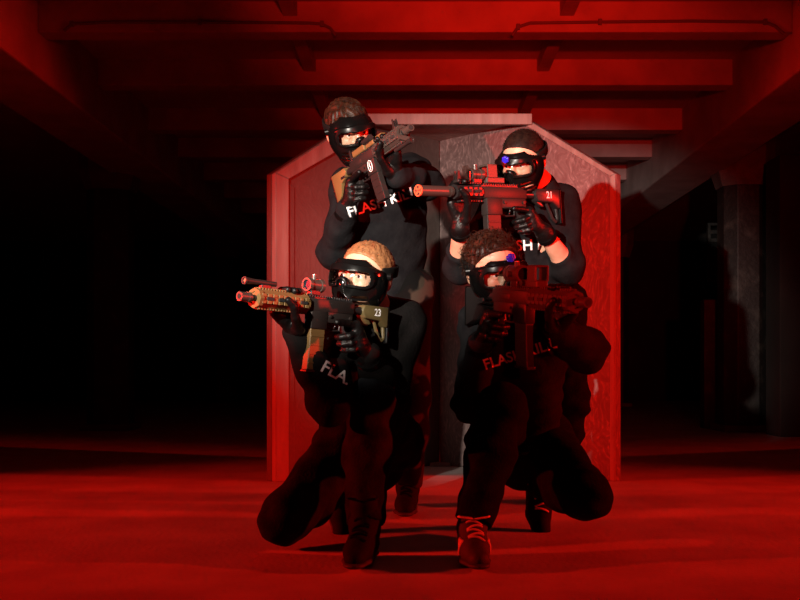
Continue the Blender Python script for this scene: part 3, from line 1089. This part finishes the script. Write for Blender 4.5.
def person(S, label):
    base = V(S['base'])
    pel, che, nek = V(S['pelvis']), V(S['chest']), V(S['neck'])
    shR, shL = V(S['shR']), V(S['shL'])
    Hm = head_matrix(S['head'], S['face'], S['up'])
    spine = (nek - pel).normalized()
    lat = (shL - shR).normalized()
    fwd = lat.cross(spine).normalized()
    if fwd.y > 0: fwd = -fwd
    # arms
    arms = {}
    for sd, sh in (('R', shR), ('L', shL)):
        H = S['hand' + sd]
        W = H['W']
        q = S.get('arm' + sd, 1.0)
        E = ik(sh, W, .285 * q, .25 * q, S['elbow' + sd])
        arms[sd] = (sh, E, W, H)
    legs = {}
    for sd in 'RL':
        hip = V(S['hip' + sd]); ank = V(S['ank' + sd])
        K = ik(hip, ank, .435, .415, S['knee' + sd])
        legs[sd] = (hip, K, ank)
    hipline = (V(S['hipL']) - V(S['hipR'])).normalized()
    pf = hipline.cross(V((0, 0, 1))).normalized()
    if pf.y > 0: pf = -pf
    toe = {sd: V(S['toe' + sd]) for sd in 'RL'}
    fup = {sd: V(S['fup' + sd]) if ('fup' + sd) in S else V((0, 0, 1)) for sd in 'RL'}

    # ---- body, one continuous surface
    F = Field(.0046, .03)
    mid = pel.lerp(che, .5)
    F.cap(pel, mid, .108, .118, flat=(fwd, 1.4)).cap(mid, che, .125, .145, flat=(fwd, 1.35))
    F.cap(che, nek, .125, .062, k=.05, flat=(fwd, 1.2))
    F.cap(V(S['hipR']), V(S['hipL']), .080, .080, k=.03)
    F.cap(shR.lerp(shL, .12), shL.lerp(shR, .12), .060, .060, k=.04)
    for sd in 'RL':
        sh, E, W, H = arms[sd]
        F.cap(che.lerp(sh, .35), sh, .085, .062, k=.03)
        F.cap(sh, E, .052, .038, k=.012).cap(E, E.lerp(W, .3), .038, .042, k=.012).cap(E.lerp(W, .3), W, .042, .029, k=.012)
        add_hand(F, H, -.0022, .004)
        hip, K, ank = legs[sd]
        F.cap(hip, K, .086, .056).cap(K, K.lerp(ank, .3), .054, .054).cap(K.lerp(ank, .3), ank, .054, .036)
        tf = toe[sd].normalized(); fu = (fup[sd] - tf * fup[sd].dot(tf)).normalized()
        F.cap(ank - tf * .03 - fu * .045, ank + tf * .10 - fu * .055, .028, .028)
        F.cap(ank + tf * .10 - fu * .055, ank + tf * .155 - fu * .06, .027, .02)
    head_prims(F, Hm, nek)
    me = F.mesh('person'); shift_mesh(me, base)
    root = mesh_obj('person', me, M['skin'], None, True, base)
    tag(root, label, 'person', 'people in black aiming rifles')

    # ---- clothes
    T = Field(.0065, .035)
    lo = pel - spine * S.get('hem', .06)
    bw = S.get('bulk', 1.0)
    T.cap(lo, mid, .142 * bw, .146 * bw, flat=(fwd, 1.28)).cap(mid, che, .146 * bw, .166, flat=(fwd, 1.30))
    T.cap(che, nek - spine * .02, .145, .082, k=.05, flat=(fwd, 1.15))
    T.cap(shR.lerp(shL, .10), shL.lerp(shR, .10), .074, .074, k=.05)
    if S.get('hood'):
        hp = nek - fwd * .065
        T.cap(hp + lat * .07, hp - lat * .07, .052, .052, k=.04).cap(hp + spine * .0, nek - fwd * .12 - spine * .14, .06, .05, k=.05)
    for sd in 'RL':
        sh, E, W, H = arms[sd]
        sf = S.get('sleeve' + sd, 1.0)
        T.cap(che.lerp(sh, .35), sh, .10, .076, k=.04)
        T.cap(sh, E, .071, .060, k=.035)
        T.cap(E, E.lerp(sh, .05), .064, .062, k=.02)
        end = E.lerp(W, sf)
        if sf < .9:
            T.cap(E, end, .058, .053)
            T.cut(end, W - E, .09)
        else:
            T.cap(E, E.lerp(W, .5), .058, .051).cap(E.lerp(W, .5), end, .051, .042)
    T.cut(nek.lerp(V(S['head']), .22), V(S['head']) - nek, .13)
    me = T.mesh('sweatshirt', wrinkle=(.0035, S['seed'])); shift_mesh(me, base)
    shirt = mesh_obj('sweatshirt', me, M[S.get('shirt_m', 'cloth')], root, True)
    bv = BVHTree.FromPolygons([v.co.copy() for v in me.vertices], [tuple(p.vertices) for p in me.polygons])

    L = Field(.0065, .04)
    L.cap(V(S['hipR']), V(S['hipL']), .112, .112, k=.05)
    L.cap(pel, pel + spine * .05, .125, .125, flat=(fwd, 1.25))
    for sd in 'RL':
        hip, K, ank = legs[sd]
        lw = S.get('leg_w', 1.0)
        L.cap(hip, K, .104 * lw, .076 * lw).cap(K, K.lerp(ank, .4), .075 * lw, .074 * lw).cap(K.lerp(ank, .4), K.lerp(ank, .93), .073 * lw, .060 * lw)
        L.cut(K.lerp(ank, .96), ank - K, .11)
    me = L.mesh('trousers', wrinkle=(.004, S['seed'] + 3)); shift_mesh(me, base)
    mesh_obj('trousers', me, M[S.get('trouser_m', 'denim')], root, True)

    for sd in 'RL':
        sh, E, W, H = arms[sd]
        G = Field(.0036, .006)
        add_hand(G, H, .0016, .0035)
        G.cap(W, W.lerp(E, .16), .036, .040, k=.012)
        G.cut(W.lerp(E, .17), E - W, .07)
        me = G.mesh('glove'); shift_mesh(me, base)
        gl = mesh_obj('glove', me, M['glove'], root, True)
        c0 = W.lerp(E, .10)
        ax = (E - W).normalized()
        b_ = B().tube(c0 - ax * .009 - base, c0 + ax * .009 - base, .0425, .036, 24)
        b_.done('wrist_strap', M['rubber'], gl, True)
        build_shoe(root, base, legs[sd][2], toe[sd], fup[sd], M[S.get('shoe_m' + sd, 'shoe')], S.get('laces' + sd), S.get('shoe_style', 'boot'), S.get('stripes' + sd, False))
    build_eyes(root, Hm, base)
    for s in (-1, 1):
        b_ = B().path([(s * .016, -.0905, .026), (s * .03, -.0935, .031), (s * .05, -.081, .027)], .0034, 6)
        o = b_.done('eyebrow', M[S['hair_m']], root, True)
        o.data.transform(Matrix.Translation(-base) @ Hm)
    build_hair(root, Hm, base, S['hair'], M[S['hair_m']])
    build_mask(root, Hm, base, S.get('mask', {}), S.get('blue'))
    if 'print' in S:
        tx, sz, p0, p1 = S['print']
        print_on(shirt, bv, base, tx, sz, V(p0), V(p1))
    if S.get('belt'):
        b_ = B()
        n = 28
        pts = []
        pc = pel + spine * .03
        for i in range(n + 1):
            a = 2 * math.pi * i / n
            pts.append(pc + lat * .148 * math.cos(a) + fwd * .118 * math.sin(a) - base)
        b_.path(pts, .014, 8)
        b_.done('belt', M['rubber'], root, True)
    return root


def gun_hands(R, org, s, support_x, right_is_trigger):
    """hands placed in the rifle's frame: (trigger hand, support hand)"""
    G = lambda x, y, z: org + R @ (V((x, y, z)) * s)
    D = lambda x, y, z: (R @ V((x, y, z)))
    return G, D


RIFLES = {}
def make_rifle(key, *a, **k):
    RIFLES[key] = rifle(*a, **k)
    return RIFLES[key]


def hands_for(key, sx, right_trigger, wt, ws):
    r, R, org, s = RIFLES[key]
    G = lambda x, y, z: org + R @ (V((x, y, z)) * s)
    D = lambda x, y, z: R @ V((x, y, z))
    # trigger hand round the pistol grip: palm at the back, index along the receiver
    sg = -1 if right_trigger else 1
    trig = wrap_hand(G(-.047, 0, -.088), D(.35, 0, 1), D(-1, sg * .35, 0), .020 * s, -sg, wt, D(1, sg * .05, .12))
    # support hand under the handguard: palm below, fingers up the far side
    sup = wrap_hand(G(sx, 0, .012), D(1, 0, 0), D(0, -sg * .25, -1), .031 * s, -sg, ws)
    return trig, sup


# --- front left: squatting, aims to the left of the camera, left-handed
make_rifle('FL', at(385, 317, 3.27), at(239, 301, 2.78), 'tan rifle with red-dot sight and white 23, aimed by the front left person',
           up=(.05, .0, 1), sight='dot', torch=True, number='23', num_side=1, slim=True, mag_len=.155, mag_m='tan', stock_m='olive', guard_m='tan')
t, u = hands_for('FL', .215, False, V((.35, .5, -.75)), V((.15, 1, -.55)))
FLp = dict(base=(-.2, 3.3, 0), seed=1, pelvis=at(372, 444, 3.62), chest=at(370, 350, 3.44), neck=at(372, 312, 3.40),
           head=at(365, 278, 3.30), face=(-.48, -.86, -.06), up=(.20, .1, 1),
           shR=at(333, 334, 3.28), shL=at(404, 323, 3.48), handL=t, handR=u, elbowL=(.05, .3, -1), elbowR=(.50, .55, -1),
           hipR=at(348, 444, 3.57), hipL=at(392, 442, 3.64), ankR=V((-.265, 3.62, .175)), ankL=V((-.155, 3.06, .10)),
           kneeR=(-.44, -1, -.25), kneeL=(-.10, -.5, 1), toeR=(.02, -.62, -.75), toeL=(-.12, -1, 0), fupR=(.0, -.75, .62),
           hair='short', hair_m='hair_blond', mask={'top': .06}, shirt_m='cloth2', trouser_m='jeans', hood=True,
           print=('FLA.', .075, at(321, 371, 3.15), at(347, 385, 3.15)), lacesL='rubber')
person(FLp, 'person squatting at front left, short sandy hair, black face mask, aiming a tan rifle')

# --- front right: squatting, aims to the right of the camera, right-handed
make_rifle('FR', at(470, 297, 3.36), at(588, 308, 2.74), 'dark rifle with twin sights and tall magazine, aimed by the front right person',
           up=(-.05, 0, 1), sight='tube', mag_len=.15, mag_m='gun3', guard_m='gun3')
t, u = hands_for('FR', .28, True, V((-.35, .55, -.8)), V((.1, .8, -.4)))
FRp = dict(base=(.35, 3.3, 0), seed=21, pelvis=at(520, 441, 3.66), chest=at(520, 350, 3.44), neck=at(507, 308, 3.40),
           head=at(494, 271, 3.30), face=(.34, -.9, -.26), up=(-.22, .1, 1),
           shR=at(482, 322, 3.46), shL=at(548, 328, 3.32), handR=t, handL=u, elbowR=(-.12, .2, -1), elbowL=(.50, .0, -.32), armL=.80,
           hipR=at(498, 440, 3.66), hipL=at(542, 440, 3.66), ankR=V((.175, 3.06, .10)), ankL=V((.455, 3.665, .175)),
           kneeR=(.18, -.5, 1), kneeL=(.26, -1, .02), toeR=(.06, -1, 0), toeL=(.02, -.62, -.75), fupL=(.0, -.75, .62),
           hair='curly', hair_m='hair_brown', mask={'top': .055}, blue=(.005, .064, -.2), trouser_m='denim',
           print=('FLASH KILL', .08, at(484, 370, 3.1), at(556, 348, 3.1)), lacesR='lace', lacesL='lace', stripesR=True, shoe_style='low', shoe_mR='shoe2', shoe_mL='shoe', belt=True)
person(FRp, 'person squatting at front right, curly brown hair, black face mask, one striped shoe forward')

# --- rear left: standing, leans over the rifle, right-handed
make_rifle('RL', at(336, 184, 3.98), at(412, 131, 3.46), 'rifle with tan stock and rail covers, aimed by the back left person',
           up=(-.25, 0, 1), sight='tan', torch=-.030, guard_m='gun3', stock_m='tan', mag_m='gun2', emblem=-1, mag_len=.13)
t, u = hands_for('RL', .20, True, V((-.30, .35, -.75)), V((.35, .65, -.5)))
RLp = dict(base=(-.12, 4.15, 0), seed=41, pelvis=at(386, 288, 4.20), chest=at(387, 212, 4.15), neck=at(376, 166, 4.10),
           head=at(349, 131, 3.99), face=(.42, -.86, -.40), up=(-.30, .05, 1),
           shR=at(349, 188, 4.12), shL=at(413, 174, 4.20), handR=t, handL=u, elbowR=(-.28, .25, -1), elbowL=(1, .0, -.35),
           hipR=at(361, 292, 4.20), hipL=at(408, 292, 4.20), ankR=V((-.34, 4.20, .10)), ankL=V((-.030, 4.08, .10)),
           kneeR=(-.2, -1, 0), kneeL=(.1, -1, 0), toeR=(-.3, -1, 0), toeL=(-.05, -1, 0),
           hair='swept', hair_m='hair_brown', mask={'top': .075}, trouser_m='camo', hem=.10,
           print=('FLASH KILL', .072, at(350, 217, 3.9), at(417, 196, 3.9)), lacesL='rubber', bulk=1.12)
person(RLp, 'person standing at back left, head tilted over a tan-stocked rifle, black printed sweatshirt')

# --- rear right: standing, aims left, sleeves pushed up
make_rifle('RR', at(557, 199, 4.10), at(419, 195, 3.62), 'dark rifle with long red-tipped barrel and white 21, aimed by the back right person',
           up=(.0, 0, 1), sight='holo', number='21', num_side=1, long_barrel=True, slim=True, redcap=True, mag_m='gun2', length=.70)
t, u = hands_for('RR', .235, False, V((.60, .3, -.55)), V((-.15, .5, -1)))
RRp = dict(base=(.5, 4.3, 0), seed=61, pelvis=at(541, 300, 4.36), chest=at(541, 226, 4.24), neck=at(538, 186, 4.14),
           head=at(523, 161, 4.02), face=(-.52, -.80, -.48), up=(.06, 0, 1),
           shR=at(498, 211, 4.08), shL=at(562, 204, 4.24), handL=t, handR=u, elbowR=(-.5, .25, -1), elbowL=(.25, .1, -1),
           hipR=at(520, 304, 4.36), hipL=at(561, 304, 4.36), ankR=V((.33, 4.38, .10)), ankL=V((.63, 4.46, .10)),
           kneeR=(-.1, -1, 0), kneeL=(.15, -1, 0), toeR=(-.15, -1, 0), toeL=(.2, -1, 0), sleeveR=.42, sleeveL=.40,
           hair='buzz', hair_m='hair_dark', mask={'top': .06}, blue=(-.006, .047, .1),
           print=('FLASH KILL', .075, at(492, 252, 4.0), at(566, 248, 4.0)), trouser_m='denim')
person(RRp, 'person standing at back right with cropped dark hair and bare forearms, aiming to the left')


# ------------------------------------------------------------------ lights
def spot(name, loc, target, col, energy, angle, blend, size):
    l = bpy.data.lights.new(name, 'SPOT')
    l.color = col; l.energy = energy; l.spot_size = math.radians(angle); l.spot_blend = blend; l.shadow_soft_size = size
    o = bpy.data.objects.new(name, l); C.objects.link(o)
    o.location = loc
    o.rotation_euler = (V(target) - V(loc)).to_track_quat('-Z', 'Y').to_euler()
    return o


RED = (1.0, 0.010, 0.004)
spot('red_flood_left', (-8.0, 2.5, 1.9), (1.3, 4.5, .24), RED, 4500, 38, 1.0, .06)
spot('red_flood_right', (7.8, 2.9, 1.9), (-1.3, 4.5, .20), RED, 4200, 38, 1.0, .06)
spot('red_flood_ceiling', (.35, -1.0, 1.0), (.35, 6.2, 3.55), RED, 1500, 27, 1.0, .06)
spot('red_fill_front', (.55, -1.0, 1.0), (.95, 5.4, 1.60), RED, 1000, 30, 1.0, .06)  # added fill beside the ceiling flood, reddens the right board and rifles
spot('white_key_lamp', (-1.30, .0, 1.50), (.08, 4.6, 1.14), (1.0, .88, .76), 2000, 25, .75, .03)

w = bpy.data.worlds.new('dark')
w.use_nodes = True
w.node_tree.nodes['Background'].inputs['Color'].default_value = (.01, .0005, .0003, 1)
w.node_tree.nodes['Background'].inputs['Strength'].default_value = .3
sc.world = w

# ------------------------------------------------------------------ camera
cam = bpy.data.cameras.new('camera')
cam.sensor_width = 36; cam.lens = 45.0
cam.shift_x = (400 - 415) / 800.0
cam.shift_y = (368 - 300) / 800.0
co = bpy.data.objects.new('camera', cam); C.objects.link(co)
co.location = (0, 0, EYE); co.rotation_euler = (math.pi / 2, 0, 0)
sc.camera = co
sc.view_settings.view_transform = 'Standard'
sc.view_settings.look = 'None'
sc.view_settings.exposure = 0.0
sc.view_settings.gamma = 1.0
sc.view_settings.use_curve_mapping = False
